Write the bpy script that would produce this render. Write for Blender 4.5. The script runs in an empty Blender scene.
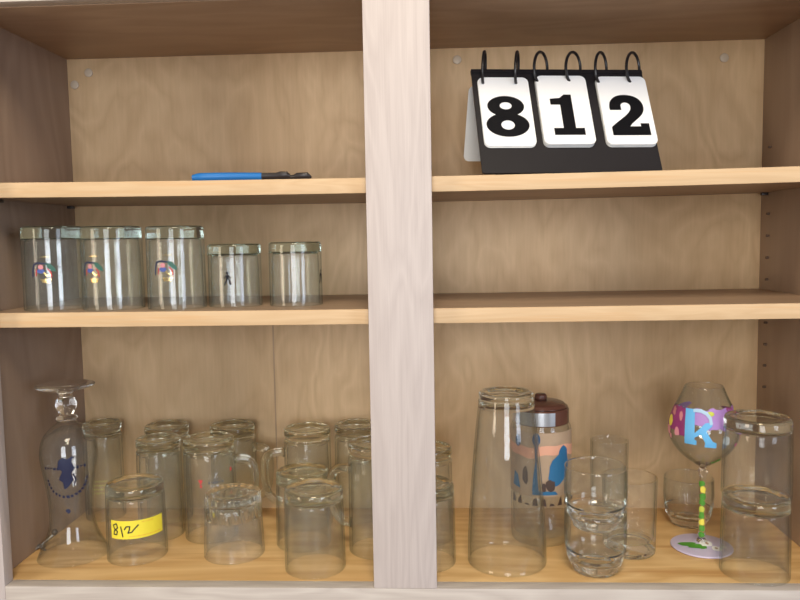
import bpy, bmesh, math, random
from mathutils import Vector, Matrix
random.seed(7)
PI = math.pi
S = bpy.context.scene
COL = S.collection
CAM = Vector((0.04005, -0.85917, 0.00885))

# ------------------------------------------------------------------ helpers
def finish(bm, name, mats, parent=None, smooth=True, sharp=40, loc=None):
    me = bpy.data.meshes.new(name)
    bm.to_mesh(me); bm.free()
    for m in (mats if isinstance(mats, (list, tuple)) else [mats]):
        me.materials.append(m)
    if smooth:
        me.polygons.foreach_set('use_smooth', [True] * len(me.polygons))
        me.set_sharp_from_angle(angle=math.radians(sharp))
    o = bpy.data.objects.new(name, me)
    COL.objects.link(o)
    if parent is not None:
        o.parent = parent
    if loc is not None:
        o.location = loc
    return o

def empty(name, loc=(0, 0, 0), rz=0.0):
    o = bpy.data.objects.new(name, None)
    o.empty_display_size = 0.02
    o.location = loc; o.rotation_euler = (0, 0, rz)
    COL.objects.link(o)
    return o

def tag(o, label, cat, group=None, kind=None):
    o['label'] = label
    if cat: o['category'] = cat
    if group: o['group'] = group
    if kind: o['kind'] = kind
    return o

def copy_tree(src, loc, rz, label):
    r = src.copy(); COL.objects.link(r)
    r.location = loc; r.rotation_euler = (0, 0, rz); r['label'] = label
    for ch in list(src.children):
        c = ch.copy(); COL.objects.link(c); c.parent = r
        for g in list(ch.children):
            d = g.copy(); COL.objects.link(d); d.parent = c
    return r

def add_box(bm, x0, x1, y0, y1, z0, z1, bevel=0.0, mi=0, zf=None, nx=1):
    """box; zf(x) shifts z (sagging shelf), nx = slices along x"""
    tmp = bmesh.new()
    rows = []
    for i in range(nx + 1):
        x = x0 + (x1 - x0) * i / nx
        dz = zf(x) if zf else 0
        rows.append([tmp.verts.new((x, y, z + dz)) for y, z in ((y0, z0), (y1, z0), (y1, z1), (y0, z1))])
    for a, b in zip(rows, rows[1:]):
        for k in range(4):
            tmp.faces.new((a[k], a[(k + 1) % 4], b[(k + 1) % 4], b[k]))
    tmp.faces.new(rows[0][::-1]); tmp.faces.new(rows[-1])
    bmesh.ops.recalc_face_normals(tmp, faces=tmp.faces)
    if bevel:
        es = [e for e in tmp.edges if len(e.link_faces) == 2 and e.calc_face_angle(0) > 0.7]
        bmesh.ops.bevel(tmp, geom=es, offset=bevel, segments=2, profile=0.6, affect='EDGES')
    merge(bm, tmp, mi)

def merge(bm, tmp, mi=0, M=None):
    vm = {}
    for v in tmp.verts:
        vm[v] = bm.verts.new(M @ v.co if M else v.co)
    for f in tmp.faces:
        try:
            nf = bm.faces.new([vm[v] for v in f.verts]); nf.material_index = mi
        except ValueError:
            pass
    tmp.free()

def fillet(pts, rad, seg=4):
    """round the inner corners of an open polyline of (r, z)"""
    out = [pts[0]]
    for i in range(1, len(pts) - 1):
        p, a, b = Vector(pts[i]), Vector(pts[i - 1]), Vector(pts[i + 1])
        R = rad[i] if isinstance(rad, (list, tuple)) else rad
        da, db = (a - p), (b - p)
        la, lb = da.length, db.length
        if R <= 0 or la < 1e-7 or lb < 1e-7:
            out.append(tuple(p)); continue
        d = min(R, la * .45, lb * .45)
        A, B = p + da * (d / la), p + db * (d / lb)
        for k in range(seg + 1):
            t = k / seg
            q = A * (1 - t) ** 2 + p * (2 * t * (1 - t)) + B * t * t
            out.append((q.x, q.y))
    out.append(pts[-1])
    return out

def spline(pts, n=6):
    """Catmull-Rom through (r, z) points"""
    P = [Vector(p) for p in pts]
    P = [P[0] * 2 - P[1]] + P + [P[-1] * 2 - P[-2]]
    out = []
    for i in range(1, len(P) - 2):
        p0, p1, p2, p3 = P[i - 1], P[i], P[i + 1], P[i + 2]
        for k in range(n):
            t = k / n
            q = 0.5 * ((2 * p1) + (p2 - p0) * t + (2 * p0 - 5 * p1 + 4 * p2 - p3) * t * t + (3 * p1 - p0 - 3 * p2 + p3) * t ** 3)
            out.append((max(q.x, 0), q.y))
    out.append(tuple(P[-2]))
    return out

def lathe(bm, prof, seg=64, mi=0, rmod=None, c=(0, 0)):
    """prof from axis to axis: (r, z)"""
    tmp = bmesh.new()
    rings = []
    for i, (r, z) in enumerate(prof):
        if r < 1e-6:
            rings.append([tmp.verts.new((0, 0, z))])
        else:
            ring = []
            for k in range(seg):
                a = 2 * PI * k / seg
                rr = r * (rmod(a, z, i) if rmod else 1)
                ring.append(tmp.verts.new((rr * math.sin(a), -rr * math.cos(a), z)))
            rings.append(ring)
    for A, B in zip(rings, rings[1:]):
        if len(A) == 1 and len(B) == 1: continue
        for k in range(seg):
            k2 = (k + 1) % seg
            if len(A) == 1: tmp.faces.new((A[0], B[k2], B[k]))
            elif len(B) == 1: tmp.faces.new((A[k], A[k2], B[0]))
            else: tmp.faces.new((A[k], A[k2], B[k2], B[k]))
    bmesh.ops.recalc_face_normals(tmp, faces=tmp.faces)
    merge(bm, tmp, mi, Matrix.Translation((c[0], c[1], 0)))

def tube(bm, pts, rad, seg=12, mi=0, closed=False, flat=1.0):
    tmp = bmesh.new()
    P = [Vector(p) for p in pts]; n = len(P)
    T = []
    for i in range(n):
        a = P[(i - 1) % n] if closed or i > 0 else P[0]
        b = P[(i + 1) % n] if closed or i < n - 1 else P[-1]
        T.append((b - a).normalized())
    N = T[0].orthogonal().normalized()
    rings = []
    for i in range(n):
        N = (N - T[i] * N.dot(T[i])).normalized()
        B = T[i].cross(N)
        r = rad[i] if isinstance(rad, (list, tuple)) else rad
        rings.append([tmp.verts.new(P[i] + (N * math.cos(2 * PI * k / seg) + B * math.sin(2 * PI * k / seg) * flat) * r) for k in range(seg)])
    pairs = list(zip(rings, rings[1:])) + ([(rings[-1], rings[0])] if closed else [])
    for A, Bq in pairs:
        off = 0
        if closed and A is rings[-1]:
            off = min(range(seg), key=lambda o: (A[0].co - Bq[o].co).length)
        for k in range(seg):
            tmp.faces.new((A[k], A[(k + 1) % seg], Bq[(k + 1 + off) % seg], Bq[(k + off) % seg]))
    if not closed:
        tmp.faces.new(rings[0][::-1]); tmp.faces.new(rings[-1])
    bmesh.ops.recalc_face_normals(tmp, faces=tmp.faces)
    merge(bm, tmp, mi)

def facing(x, y):
    """angle round a vessel at (x, y) that faces the room in front of the cabinet"""
    return math.atan2(CAM.x - x, y - CAM.y)

def wrap_polys(name, polys, rfun, mats, parent, a0, eps=0.0004):
    """flat outlines (u right, v = height) printed on a surface of revolution rfun(v)"""
    bm = bmesh.new()
    for pts, mi in polys:
        t = bmesh.new()
        vs = [t.verts.new((u, v, 0)) for u, v in pts]
        t.faces.new(vs)
        bmesh.ops.triangulate(t, faces=t.faces)
        for _ in range(4):
            le = [e for e in t.edges if e.calc_length() > 0.005]
            if not le: break
            bmesh.ops.subdivide_edges(t, edges=le, cuts=1)
            bmesh.ops.triangulate(t, faces=[f for f in t.faces if len(f.verts) > 3])
        for v in t.verts:
            r = rfun(v.co.y) + eps
            a = a0 + v.co.x / r
            v.co = Vector((r * math.sin(a), -r * math.cos(a), v.co.y))
        merge(bm, t, mi)
    return finish(bm, name, mats, parent, smooth=True)

def stroke(pts, w):
    """a pen stroke as quads"""
    out = []
    for (x0, y0), (x1, y1) in zip(pts, pts[1:]):
        dx, dy = x1 - x0, y1 - y0; L = math.hypot(dx, dy) or 1e-9
        nx, ny = -dy / L * w / 2, dx / L * w / 2
        ex, ey = dx / L * w * .3, dy / L * w * .3
        out.append([(x0 + nx - ex, y0 + ny - ey), (x0 - nx - ex, y0 - ny - ey), (x1 - nx + ex, y1 - ny + ey), (x1 + nx + ex, y1 + ny + ey)])
    return out

def blob(cx, cy, rx, ry, n=14, rough=0.0, rot=0.0):
    out = []
    for k in range(n):
        a = 2 * PI * k / n
        s = 1 + rough * random.uniform(-1, 1)
        x, y = rx * s * math.cos(a), ry * s * math.sin(a)
        out.append((cx + x * math.cos(rot) - y * math.sin(rot), cy + x * math.sin(rot) + y * math.cos(rot)))
    return out

# ------------------------------------------------------------------ materials
def new_mat(name):
    m = bpy.data.materials.new(name); m.use_nodes = True
    nt = m.node_tree
    for n in list(nt.nodes): nt.nodes.remove(n)
    out = nt.nodes.new('ShaderNodeOutputMaterial')
    return m, nt, out

def plain(name, col, rough=0.5, metal=0.0, spec=0.5, var=0.06, vscale=60.0, trans=0.0):
    m, nt, out = new_mat(name)
    b = nt.nodes.new('ShaderNodeBsdfPrincipled')
    b.inputs['Roughness'].default_value = rough
    b.inputs['Metallic'].default_value = metal
    b.inputs['Specular IOR Level'].default_value = spec
    b.inputs['Transmission Weight'].default_value = trans
    tc = nt.nodes.new('ShaderNodeTexCoord')
    n = nt.nodes.new('ShaderNodeTexNoise'); n.inputs['Scale'].default_value = vscale
    n.inputs['Detail'].default_value = 4
    nt.links.new(tc.outputs['Object'], n.inputs['Vector'])
    mx = nt.nodes.new('ShaderNodeMix'); mx.data_type = 'RGBA'
    mx.inputs[6].default_value = (*[c * (1 - var) for c in col], 1)
    mx.inputs[7].default_value = (*[min(1, c * (1 + var)) for c in col], 1)
    nt.links.new(n.outputs['Fac'], mx.inputs[0])
    nt.links.new(mx.outputs[2], b.inputs['Base Color'])
    nt.links.new(b.outputs[0], out.inputs[0])
    return m

def wood(name, light, dark, grain='Z', along=1.2, across=14.0, rough=0.45, fine=0.35, cathedral=0.5, bump=0.02, streak=None):
    """procedural timber; grain runs along the given axis of the object"""
    m, nt, out = new_mat(name)
    N, L = nt.nodes, nt.links
    b = N.new('ShaderNodeBsdfPrincipled'); b.inputs['Roughness'].default_value = rough
    b.inputs['Specular IOR Level'].default_value = 0.3
    tc = N.new('ShaderNodeTexCoord')
    def mapped(a, c):
        mp = N.new('ShaderNodeMapping')
        sc = [c, c, c]; sc['XYZ'.index(grain)] = a
        mp.inputs['Scale'].default_value = sc
        L.new(tc.outputs['Object'], mp.inputs['Vector'])
        return mp.outputs[0]
    # broad figure: distorted rings -> arched maple figure
    big = N.new('ShaderNodeTexNoise'); big.inputs['Scale'].default_value = 1.0
    big.inputs['Detail'].default_value = 3; big.inputs['Distortion'].default_value = 0.4
    L.new(mapped(along, across * .45), big.inputs['Vector'])
    mul = N.new('ShaderNodeMath'); mul.operation = 'MULTIPLY'; mul.inputs[1].default_value = 19.0
    L.new(big.outputs['Fac'], mul.inputs[0])
    fr = N.new('ShaderNodeMath'); fr.operation = 'PINGPONG'; fr.inputs[1].default_value = 1.0
    L.new(mul.outputs[0], fr.inputs[0])
    # fine fibres
    fi = N.new('ShaderNodeTexNoise'); fi.inputs['Scale'].default_value = 1.0
    fi.inputs['Detail'].default_value = 6; fi.inputs['Roughness'].default_value = 0.65
    L.new(mapped(along * 4, across * 14), fi.inputs['Vector'])
    mixf = N.new('ShaderNodeMix'); mixf.data_type = 'FLOAT'; mixf.inputs[0].default_value = fine
    sc = N.new('ShaderNodeMath'); sc.operation = 'MULTIPLY'; sc.inputs[1].default_value = cathedral
    L.new(fr.outputs[0], sc.inputs[0])
    L.new(sc.outputs[0], mixf.inputs[2]); L.new(fi.outputs['Fac'], mixf.inputs[3])
    rp = N.new('ShaderNodeValToRGB')
    rp.color_ramp.elements[0].position = 0.08; rp.color_ramp.elements[0].color = (*light, 1)
    rp.color_ramp.elements[1].position = 0.75; rp.color_ramp.elements[1].color = (*dark, 1)
    L.new(mixf.outputs[0], rp.inputs[0])
    col = rp.outputs[0]
    if streak:
        st = N.new('ShaderNodeTexNoise'); st.inputs['Scale'].default_value = 1.0; st.inputs['Detail'].default_value = 3
        L.new(mapped(along * 1.7, across * 3.1), st.inputs['Vector'])
        sr = N.new('ShaderNodeValToRGB')
        sr.color_ramp.elements[0].position = 0.56; sr.color_ramp.elements[0].color = (0, 0, 0, 1)
        sr.color_ramp.elements[1].position = 0.72; sr.color_ramp.elements[1].color = (1, 1, 1, 1)
        L.new(st.outputs['Fac'], sr.inputs[0])
        mx = N.new('ShaderNodeMix'); mx.data_type = 'RGBA'
        mx.inputs[7].default_value = (*streak, 1)
        L.new(sr.outputs[0], mx.inputs[0]); L.new(col, mx.inputs[6])
        col = mx.outputs[2]
    L.new(col, b.inputs['Base Color'])
    if bump:
        bp = N.new('ShaderNodeBump'); bp.inputs['Strength'].default_value = bump * 5; bp.inputs['Distance'].default_value = 0.0006
        L.new(fi.outputs['Fac'], bp.inputs['Height']); L.new(bp.outputs[0], b.inputs['Normal'])
    L.new(b.outputs[0], out.inputs[0])
    return m

def glass(name, col=(0.955, 0.97, 0.955), rough=0.0, ior=1.48, haze=0.006, hazecol=(0.88, 0.9, 0.88)):
    """clear glass with a thin film of dust"""
    m, nt, out = new_mat(name)
    N, L = nt.nodes, nt.links
    g = N.new('ShaderNodeBsdfGlass'); g.inputs['IOR'].default_value = ior
    g.inputs['Roughness'].default_value = rough; g.inputs['Color'].default_value = (*col, 1)
    d = N.new('ShaderNodeBsdfDiffuse'); d.inputs['Color'].default_value = (*hazecol, 1)
    mx = N.new('ShaderNodeMixShader')
    tc = N.new('ShaderNodeTexCoord')
    n = N.new('ShaderNodeTexNoise'); n.inputs['Scale'].default_value = 35; n.inputs['Detail'].default_value = 5
    L.new(tc.outputs['Object'], n.inputs['Vector'])
    mr = N.new('ShaderNodeMapRange'); mr.inputs['From Min'].default_value = .3; mr.inputs['From Max'].default_value = .7
    mr.inputs['To Min'].default_value = haze * .4; mr.inputs['To Max'].default_value = haze * 1.6
    L.new(n.outputs['Fac'], mr.inputs['Value'])
    L.new(mr.outputs[0], mx.inputs[0]); L.new(g.outputs[0], mx.inputs[1]); L.new(d.outputs[0], mx.inputs[2])
    bp = N.new('ShaderNodeBump'); bp.inputs['Strength'].default_value = 0.08; bp.inputs['Distance'].default_value = 0.001
    L.new(n.outputs['Fac'], bp.inputs['Height']); L.new(bp.outputs[0], g.inputs['Normal'])
    L.new(mx.outputs[0], out.inputs[0])
    return m

def thin(name, col=(0.985, 0.99, 0.985), edge=(0.60, 0.64, 0.60), haze=0.02, hazecol=(0.88, 0.9, 0.88), rough=0.015):
    """one face of a thin glass wall: Schlick reflection, clear transmission that
    absorbs more where the wall is crossed at a slant, a film of dust"""
    m, nt, out = new_mat(name)
    N, L = nt.nodes, nt.links
    lw = N.new('ShaderNodeLayerWeight'); lw.inputs['Blend'].default_value = 0.5
    p5 = N.new('ShaderNodeMath'); p5.operation = 'POWER'; p5.inputs[1].default_value = 5
    L.new(lw.outputs['Facing'], p5.inputs[0])
    fr = N.new('ShaderNodeMapRange'); fr.inputs['To Min'].default_value = 0.04; fr.inputs['To Max'].default_value = 0.75
    L.new(p5.outputs[0], fr.inputs['Value'])
    p4 = N.new('ShaderNodeMath'); p4.operation = 'POWER'; p4.inputs[1].default_value = 3.5
    L.new(lw.outputs['Facing'], p4.inputs[0])
    cm = N.new('ShaderNodeMix'); cm.data_type = 'RGBA'
    cm.inputs[6].default_value = (*col, 1); cm.inputs[7].default_value = (*edge, 1)
    L.new(p4.outputs[0], cm.inputs[0])
    tr = N.new('ShaderNodeBsdfTransparent'); L.new(cm.outputs[2], tr.inputs['Color'])
    gl = N.new('ShaderNodeBsdfGlossy'); gl.inputs['Roughness'].default_value = rough
    mx = N.new('ShaderNodeMixShader')
    L.new(fr.outputs[0], mx.inputs[0]); L.new(tr.outputs[0], mx.inputs[1]); L.new(gl.outputs[0], mx.inputs[2])
    tc = N.new('ShaderNodeTexCoord')
    n = N.new('ShaderNodeTexNoise'); n.inputs['Scale'].default_value = 40; n.inputs['Detail'].default_value = 5
    L.new(tc.outputs['Object'], n.inputs['Vector'])
    bp = N.new('ShaderNodeBump'); bp.inputs['Strength'].default_value = 0.10; bp.inputs['Distance'].default_value = 0.001
    L.new(n.outputs['Fac'], bp.inputs['Height']); L.new(bp.outputs[0], gl.inputs['Normal'])
    mr = N.new('ShaderNodeMapRange'); mr.inputs['From Min'].default_value = .3; mr.inputs['From Max'].default_value = .7
    mr.inputs['To Min'].default_value = haze * .5; mr.inputs['To Max'].default_value = haze * 1.5
    L.new(n.outputs['Fac'], mr.inputs['Value'])
    d = N.new('ShaderNodeBsdfDiffuse'); d.inputs['Color'].default_value = (*hazecol, 1)
    m2 = N.new('ShaderNodeMixShader')
    L.new(mr.outputs[0], m2.inputs[0]); L.new(mx.outputs[0], m2.inputs[1]); L.new(d.outputs[0], m2.inputs[2])
    L.new(m2.outputs[0], out.inputs[0])
    return m

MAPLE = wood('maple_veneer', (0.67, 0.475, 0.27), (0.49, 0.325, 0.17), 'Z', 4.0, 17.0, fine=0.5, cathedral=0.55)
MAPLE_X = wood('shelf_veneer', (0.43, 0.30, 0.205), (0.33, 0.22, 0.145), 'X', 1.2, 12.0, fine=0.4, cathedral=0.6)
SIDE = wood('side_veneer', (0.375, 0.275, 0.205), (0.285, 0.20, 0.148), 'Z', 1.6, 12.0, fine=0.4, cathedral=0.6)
FLOORW = wood('varnished_maple_bottom', (0.78, 0.53, 0.25), (0.63, 0.39, 0.16), 'X', 2.0, 16.0, rough=0.35, fine=0.3, cathedral=0.9, streak=(0.54, 0.30, 0.11))
EDGE = wood('solid_maple_edge', (0.70, 0.51, 0.31), (0.60, 0.41, 0.23), 'X', 3.0, 60.0, fine=0.45, cathedral=0.6, streak=(0.66, 0.43, 0.23))
PICKLED_Z = wood('pickled_oak_upright', (0.64, 0.575, 0.55), (0.46, 0.40, 0.385), 'Z', 2.4, 45.0, fine=0.6, cathedral=0.5, bump=0.05)
PICKLED_X = wood('pickled_oak_rail', (0.64, 0.59, 0.54), (0.46, 0.405, 0.37), 'X', 2.4, 45.0, fine=0.5, cathedral=0.6, bump=0.05)
CAPM = plain('screw_cap_plastic', (0.56, 0.46, 0.34), 0.4)
HOLESHADE = plain('pin_hole_shade', (0.13, 0.085, 0.06), 0.8)  # shade of an open hole painted as colour, there is no lining
PIN = plain('shelf_pin_metal', (0.10, 0.09, 0.09), 0.4, 0.8)
PLASTER = plain('painted_plaster', (0.62, 0.60, 0.56), 0.8)

GLASS = glass('clear_glass')
GREENGLASS = glass('greenish_bubbled_glass', (0.90, 0.955, 0.925), haze=0.008)
MUGGLASS = glass('thick_soda_glass', (0.945, 0.955, 0.92), haze=0.008)
FINEGLASS = glass('fine_bright_glass', (0.993, 0.998, 0.996), haze=0.003)
CUTGLASS = glass('pressed_glass', (0.98, 0.985, 0.98), haze=0.008)

WALLS = {GLASS: thin('clear_glass_wall', haze=0.013), GREENGLASS: thin('greenish_glass_wall', (0.975, 0.99, 0.982), (0.50, 0.58, 0.53), 0.025),
         MUGGLASS: thin('soda_glass_wall', (0.98, 0.985, 0.97), (0.55, 0.57, 0.50), 0.02),
         FINEGLASS: thin('fine_glass_wall', (0.985, 0.993, 0.99), (0.52, 0.60, 0.57), 0.012),
         CUTGLASS: thin('pressed_glass_wall', (0.985, 0.99, 0.985), (0.66, 0.68, 0.66), 0.03)}

def heavy(bm, test):
    for f in bm.faces:
        f.material_index = 1 if test(f.calc_center_median().z) else 0

STEMGLASS = glass('clear_stem_glass', (0.99, 0.995, 0.992))
NAVY = plain('navy_ink', (0.02, 0.025, 0.07), 0.5)
YELTAPE = plain('yellow_tape', (0.86, 0.74, 0.05), 0.55, var=0.03)
PEN = plain('black_marker', (0.02, 0.02, 0.02), 0.5)
ORANGEINK = plain('orange_ink', (0.75, 0.36, 0.05), 0.5)
REDINK = plain('red_ink', (0.60, 0.06, 0.06), 0.5)
GREYINK = plain('dark_grey_ink', (0.09, 0.09, 0.10), 0.5)
YELINK = plain('yellow_green_ink', (0.55, 0.52, 0.16), 0.5)
VIOLET = plain('violet_ink', (0.12, 0.08, 0.30), 0.5)
BLUEINK = plain('blue_ink', (0.06, 0.10, 0.35), 0.5)
PINKINK = plain('pink_ink', (0.62, 0.25, 0.28), 0.5)
GREENINK = plain('dark_green_ink', (0.03, 0.12, 0.09), 0.5)
GOLD = plain('gold_leaf_print', (0.85, 0.62, 0.25), 0.25, 0.9)
BLACKPL = plain('black_plastic_board', (0.018, 0.016, 0.018), 0.5, spec=0.2)
WHITECARD = plain('white_card', (0.88, 0.89, 0.90), 0.35, var=0.01)
CARDEDGE = plain('frosted_back_card', (0.72, 0.74, 0.74), 0.4)
INK = plain('digit_black', (0.010, 0.010, 0.014), 0.5, spec=0.2)
RINGM = plain('black_ring', (0.015, 0.014, 0.016), 0.35)
BLUEPL = plain('blue_handle_plastic', (0.015, 0.17, 0.50), 0.35)
BLACKTOOL = plain('black_tool_metal', (0.025, 0.02, 0.02), 0.4)
STEEL = plain('brushed_steel', (0.62, 0.63, 0.65), 0.3, 0.9)
CLIPSTEEL = plain('dull_steel', (0.45, 0.46, 0.47), 0.35, 0.9)
BROWNLID = plain('brown_lid_plastic', (0.12, 0.05, 0.035), 0.25, var=0.15)
PEACH = plain('peach_paint', (0.72, 0.37, 0.25), 0.5)
SKYBLUE = plain('blue_paint', (0.02, 0.14, 0.30), 0.5)
DEEPBLUE = plain('deep_blue_paint', (0.02, 0.08, 0.18), 0.5)
DARKBROWN = plain('dark_brown_paint', (0.07, 0.04, 0.03), 0.5)
TAN = plain('tan_paint', (0.42, 0.30, 0.20), 0.5, var=0.2)
PURPLE = plain('plum_paint', (0.28, 0.04, 0.17), 0.5, var=0.25)
LILAC = plain('lilac_paint', (0.42, 0.24, 0.62), 0.5)
MAGENTA = plain('magenta_paint', (0.70, 0.03, 0.22), 0.5)
YELLOWP = plain('yellow_paint', (0.85, 0.75, 0.10), 0.5)
PALEBLUE = plain('pale_blue_paint', (0.42, 0.62, 0.85), 0.5)
KBLUE = plain('light_blue_paint', (0.14, 0.48, 0.88), 0.5, var=0.03)
PINKP = plain('pink_paint', (0.72, 0.30, 0.36), 0.5)
GREENP = plain('leaf_green_paint', (0.08, 0.30, 0.03), 0.5)
LIMEP = plain('lime_paint', (0.55, 0.62, 0.08), 0.5)
WHITEP = plain('white_paint', (0.88, 0.88, 0.86), 0.5)
PALELILAC = plain('pale_lilac_paint', (0.58, 0.53, 0.72), 0.4)

# ------------------------------------------------------------------ cabinet
L_, R_, B_ = -0.5133, 0.5230, 0.2675          # inner left, right, back
ZC, ZF = 0.2890, -0.4100                       # inner top and bottom
STL, STR = -0.4950, 0.5045                     # inner edges of the outer stiles
T = 0.016
cab = empty('kitchen_cabinet', (0, 0, ZF - T))
tag(cab, 'pickled pale wall cabinet with open front and maple interior full of glassware', 'cabinet')
O = (0, 0, -(ZF - T))                          # children are modelled in world space

def part(name, bm, mat, **k):
    return finish(bm, name, mat, cab, loc=O, **k)

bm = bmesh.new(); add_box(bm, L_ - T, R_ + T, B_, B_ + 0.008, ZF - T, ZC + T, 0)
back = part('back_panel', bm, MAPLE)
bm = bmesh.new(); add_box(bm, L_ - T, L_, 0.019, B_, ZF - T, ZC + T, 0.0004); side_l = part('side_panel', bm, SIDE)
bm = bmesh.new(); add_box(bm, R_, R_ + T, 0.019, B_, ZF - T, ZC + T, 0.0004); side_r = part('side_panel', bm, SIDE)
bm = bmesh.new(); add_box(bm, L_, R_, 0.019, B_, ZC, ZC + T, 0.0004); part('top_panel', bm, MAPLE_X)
bm = bmesh.new(); add_box(bm, L_, R_, 0.019, B_, ZF - T, ZF, 0.0004); part('bottom_panel', bm, FLOORW)
# face frame
FT = 0.019
bm = bmesh.new(); add_box(bm, L_ - 0.045, STL, 0, FT, -0.455, 0.345, 0.0012); part('outer_stile', bm, PICKLED_Z)
bm = bmesh.new(); add_box(bm, STR, R_ + 0.045, 0, FT, -0.455, 0.345, 0.0012); part('outer_stile', bm, PICKLED_Z)
bm = bmesh.new(); add_box(bm, -0.038, 0.038, 0, FT, ZF, ZC + 0.0004, 0.0012); part('center_stile', bm, PICKLED_Z)
bm = bmesh.new(); add_box(bm, STL, STR, 0, FT, -0.455, ZF, 0.0012); part('bottom_rail', bm, PICKLED_X)
bm = bmesh.new(); add_box(bm, STL, STR, 0, FT, ZC + 0.0006, 0.345, 0.0012); part('top_rail', bm, PICKLED_X)
# seam batten where the back is joined
bm = bmesh.new(); add_box(bm, -0.2115, -0.2095, B_ - 0.0006, B_ + 0.0002, ZF, -0.0925, 0.0002); part('back_seam', bm, wood('seam_veneer', (0.46, 0.32, 0.2), (0.36, 0.24, 0.14)))
# screw caps on the back
for x, z in ((-0.4801, 0.2682), (-0.5027, 0.2509), (0.4656, 0.2641), (0.0772, 0.2720)):
    bm = bmesh.new()
    lathe(bm, fillet([(0, 0), (0.0065, 0), (0.0065, 0.0022), (0, 0.003)], 0.001), 24)
    bmesh.ops.rotate(bm, verts=bm.verts, cent=(0, 0, 0), matrix=Matrix.Rotation(PI / 2, 3, 'X'))
    bmesh.ops.translate(bm, verts=bm.verts, vec=(x, B_, z))
    part('screw_cap', bm, CAPM)
# shelf pin holes in the sides, 32 mm pitch; solid plugs whose dark colour stands for the shade inside
def hole(side, x, y, z, sgn):
    bm = bmesh.new()
    lathe(bm, [(0, 0.0002), (0.0014, 0.0002), (0.0018, 0.0003), (0.0018, -0.004), (0, -0.004)], 16)
    bmesh.ops.rotate(bm, verts=bm.verts, cent=(0, 0, 0), matrix=Matrix.Rotation(-sgn * PI / 2, 3, 'Y'))
    bmesh.ops.translate(bm, verts=bm.verts, vec=(x, y, z))
    finish(bm, 'pin_hole', HOLESHADE, side)
zs = [0.1313 - 0.0316 * k for k in range(12)]
for z in zs:
    if not (-0.10 < z < -0.07 or 0.06 < z < 0.09):
        hole(side_r, R_, 0.2385, z, -1)
# shelf pins under the shelves
Z1, Z2, ST = 0.0856, -0.0735, 0.0181
def sag1(x): return -0.0035 * (1 - ((x - 0.005) / 0.518) ** 2)
def sag2(x): return -0.0008 * (1 - ((x - 0.005) / 0.518) ** 2)
for zt in (Z1, Z2):
    for x, s in ((L_, 1), (R_, -1)):
        for y in (0.06, 0.2470):
            bm = bmesh.new()
            add_box(bm, min(x, x + s * 0.009), max(x, x + s * 0.009), y - 0.004, y + 0.004, zt - ST - 0.0044, zt - ST - 0.0004, 0.001)
            part('shelf_pin', bm, PIN)

def shelf(name, zt, sag, label):
    r = empty(name, (0, 0.145, zt - ST))
    tag(r, label, 'shelf')
    bm = bmesh.new(); add_box(bm, L_ + 0.001, R_ - 0.001, 0.0275, B_ - 0.0008, zt - ST, zt, 0.0, zf=sag, nx=24)
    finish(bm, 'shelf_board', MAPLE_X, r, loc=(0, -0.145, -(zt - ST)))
    bm = bmesh.new(); add_box(bm, L_ + 0.001, R_ - 0.001, 0.024, 0.0275, zt - ST, zt, 0.0008, zf=sag, nx=24)
    finish(bm, 'edge_band', EDGE, r, loc=(0, -0.145, -(zt - ST)))
    return r
shelf('cabinet_shelf', Z1, sag1, 'upper pale wooden shelf with the number sign standing on it')
shelf('cabinet_shelf', Z2, sag2, 'middle pale wooden shelf holding a row of five upturned glasses')

bm = bmesh.new(); add_box(bm, -1.6, 1.6, B_ + 0.0085, B_ + 0.05, -1.2, 1.1)
tag(finish(bm, 'wall_back', PLASTER, smooth=False), 'painted wall behind the cabinet', None, kind='structure')
bm = bmesh.new(); add_box(bm, -2.6, 2.6, -3.8, B_ + 0.05, -1.45, -1.40)
tag(finish(bm, 'floor', wood('dark_floorboards', (0.30, 0.22, 0.15), (0.2, 0.14, 0.09), 'X', 1.0, 8.0), smooth=False), 'dark wooden kitchen floor', None, kind='structure')

# ------------------------------------------------------------------ glassware
def inverted(r_rim, r_base, h, wall=0.0024, base=0.013, groove=0.0, edge=0.004, belly=0.0, recess=0.0015):
    """profile of an upturned tumbler, rim on the shelf, heavy base on top"""
    rb = lambda t: r_rim + (r_base - r_rim) * t + belly * math.sin(PI * t)
    out = [(0, h - recess), (r_base * .62, h - recess), (r_base * .72, h), (r_base, h)]
    rad = [0, .002, .002, edge]
    if groove:
        zg = h - base * .85
        out += [(r_base, zg + .0035), (rb(zg / h) - groove, zg), (rb((zg - .004) / h), zg - .004)]
        rad += [.002, .003, .003]
    top = (h - base - (.006 if groove else 0.002))
    if not groove:
        out.append((rb((h - base - .0015) / h), h - base - .0015)); rad.append(0)
    for t in (0.66, 0.33):
        out.append((rb(t * top / h), t * top)); rad.append(0.01)
    out += [(r_rim, 0.0), (r_rim - wall, 0.0)]; rad += [.0012, .0012]
    for t in (0.33, 0.66):
        out.append((rb(t * top / h) - wall, t * top)); rad.append(0.01)
    out += [(rb((h - base) / h) - wall * 1.3, h - base), (0, h - base - 0.001)]; rad += [.006, 0]
    return fillet(out, rad), (lambda z: rb(min(max(z / h, 0), 1)))

def tumbler(name, prof, x, y, z, mat, label, cat='glass', group=None, rmod=None, thick=lambda z: False):
    """upturned or upright glass without separate parts: one mesh"""
    bm = bmesh.new(); lathe(bm, prof, 72, rmod=rmod); heavy(bm, thick)
    o = finish(bm, name, [WALLS[mat], mat], None, sharp=70, loc=(x, y, z + 0.0003))
    return tag(o, label, cat, group)

def glass_root(name, prof, x, y, z, mat, label, cat='glass', group=None, rz=0.0, thick=lambda z: False):
    r = empty(name, (x, y, z + 0.0003), rz); tag(r, label, cat, group)
    bm = bmesh.new(); lathe(bm, prof, 72); heavy(bm, thick)
    finish(bm, 'glass_body', [WALLS[mat], mat], r, sharp=70)
    return r

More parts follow.
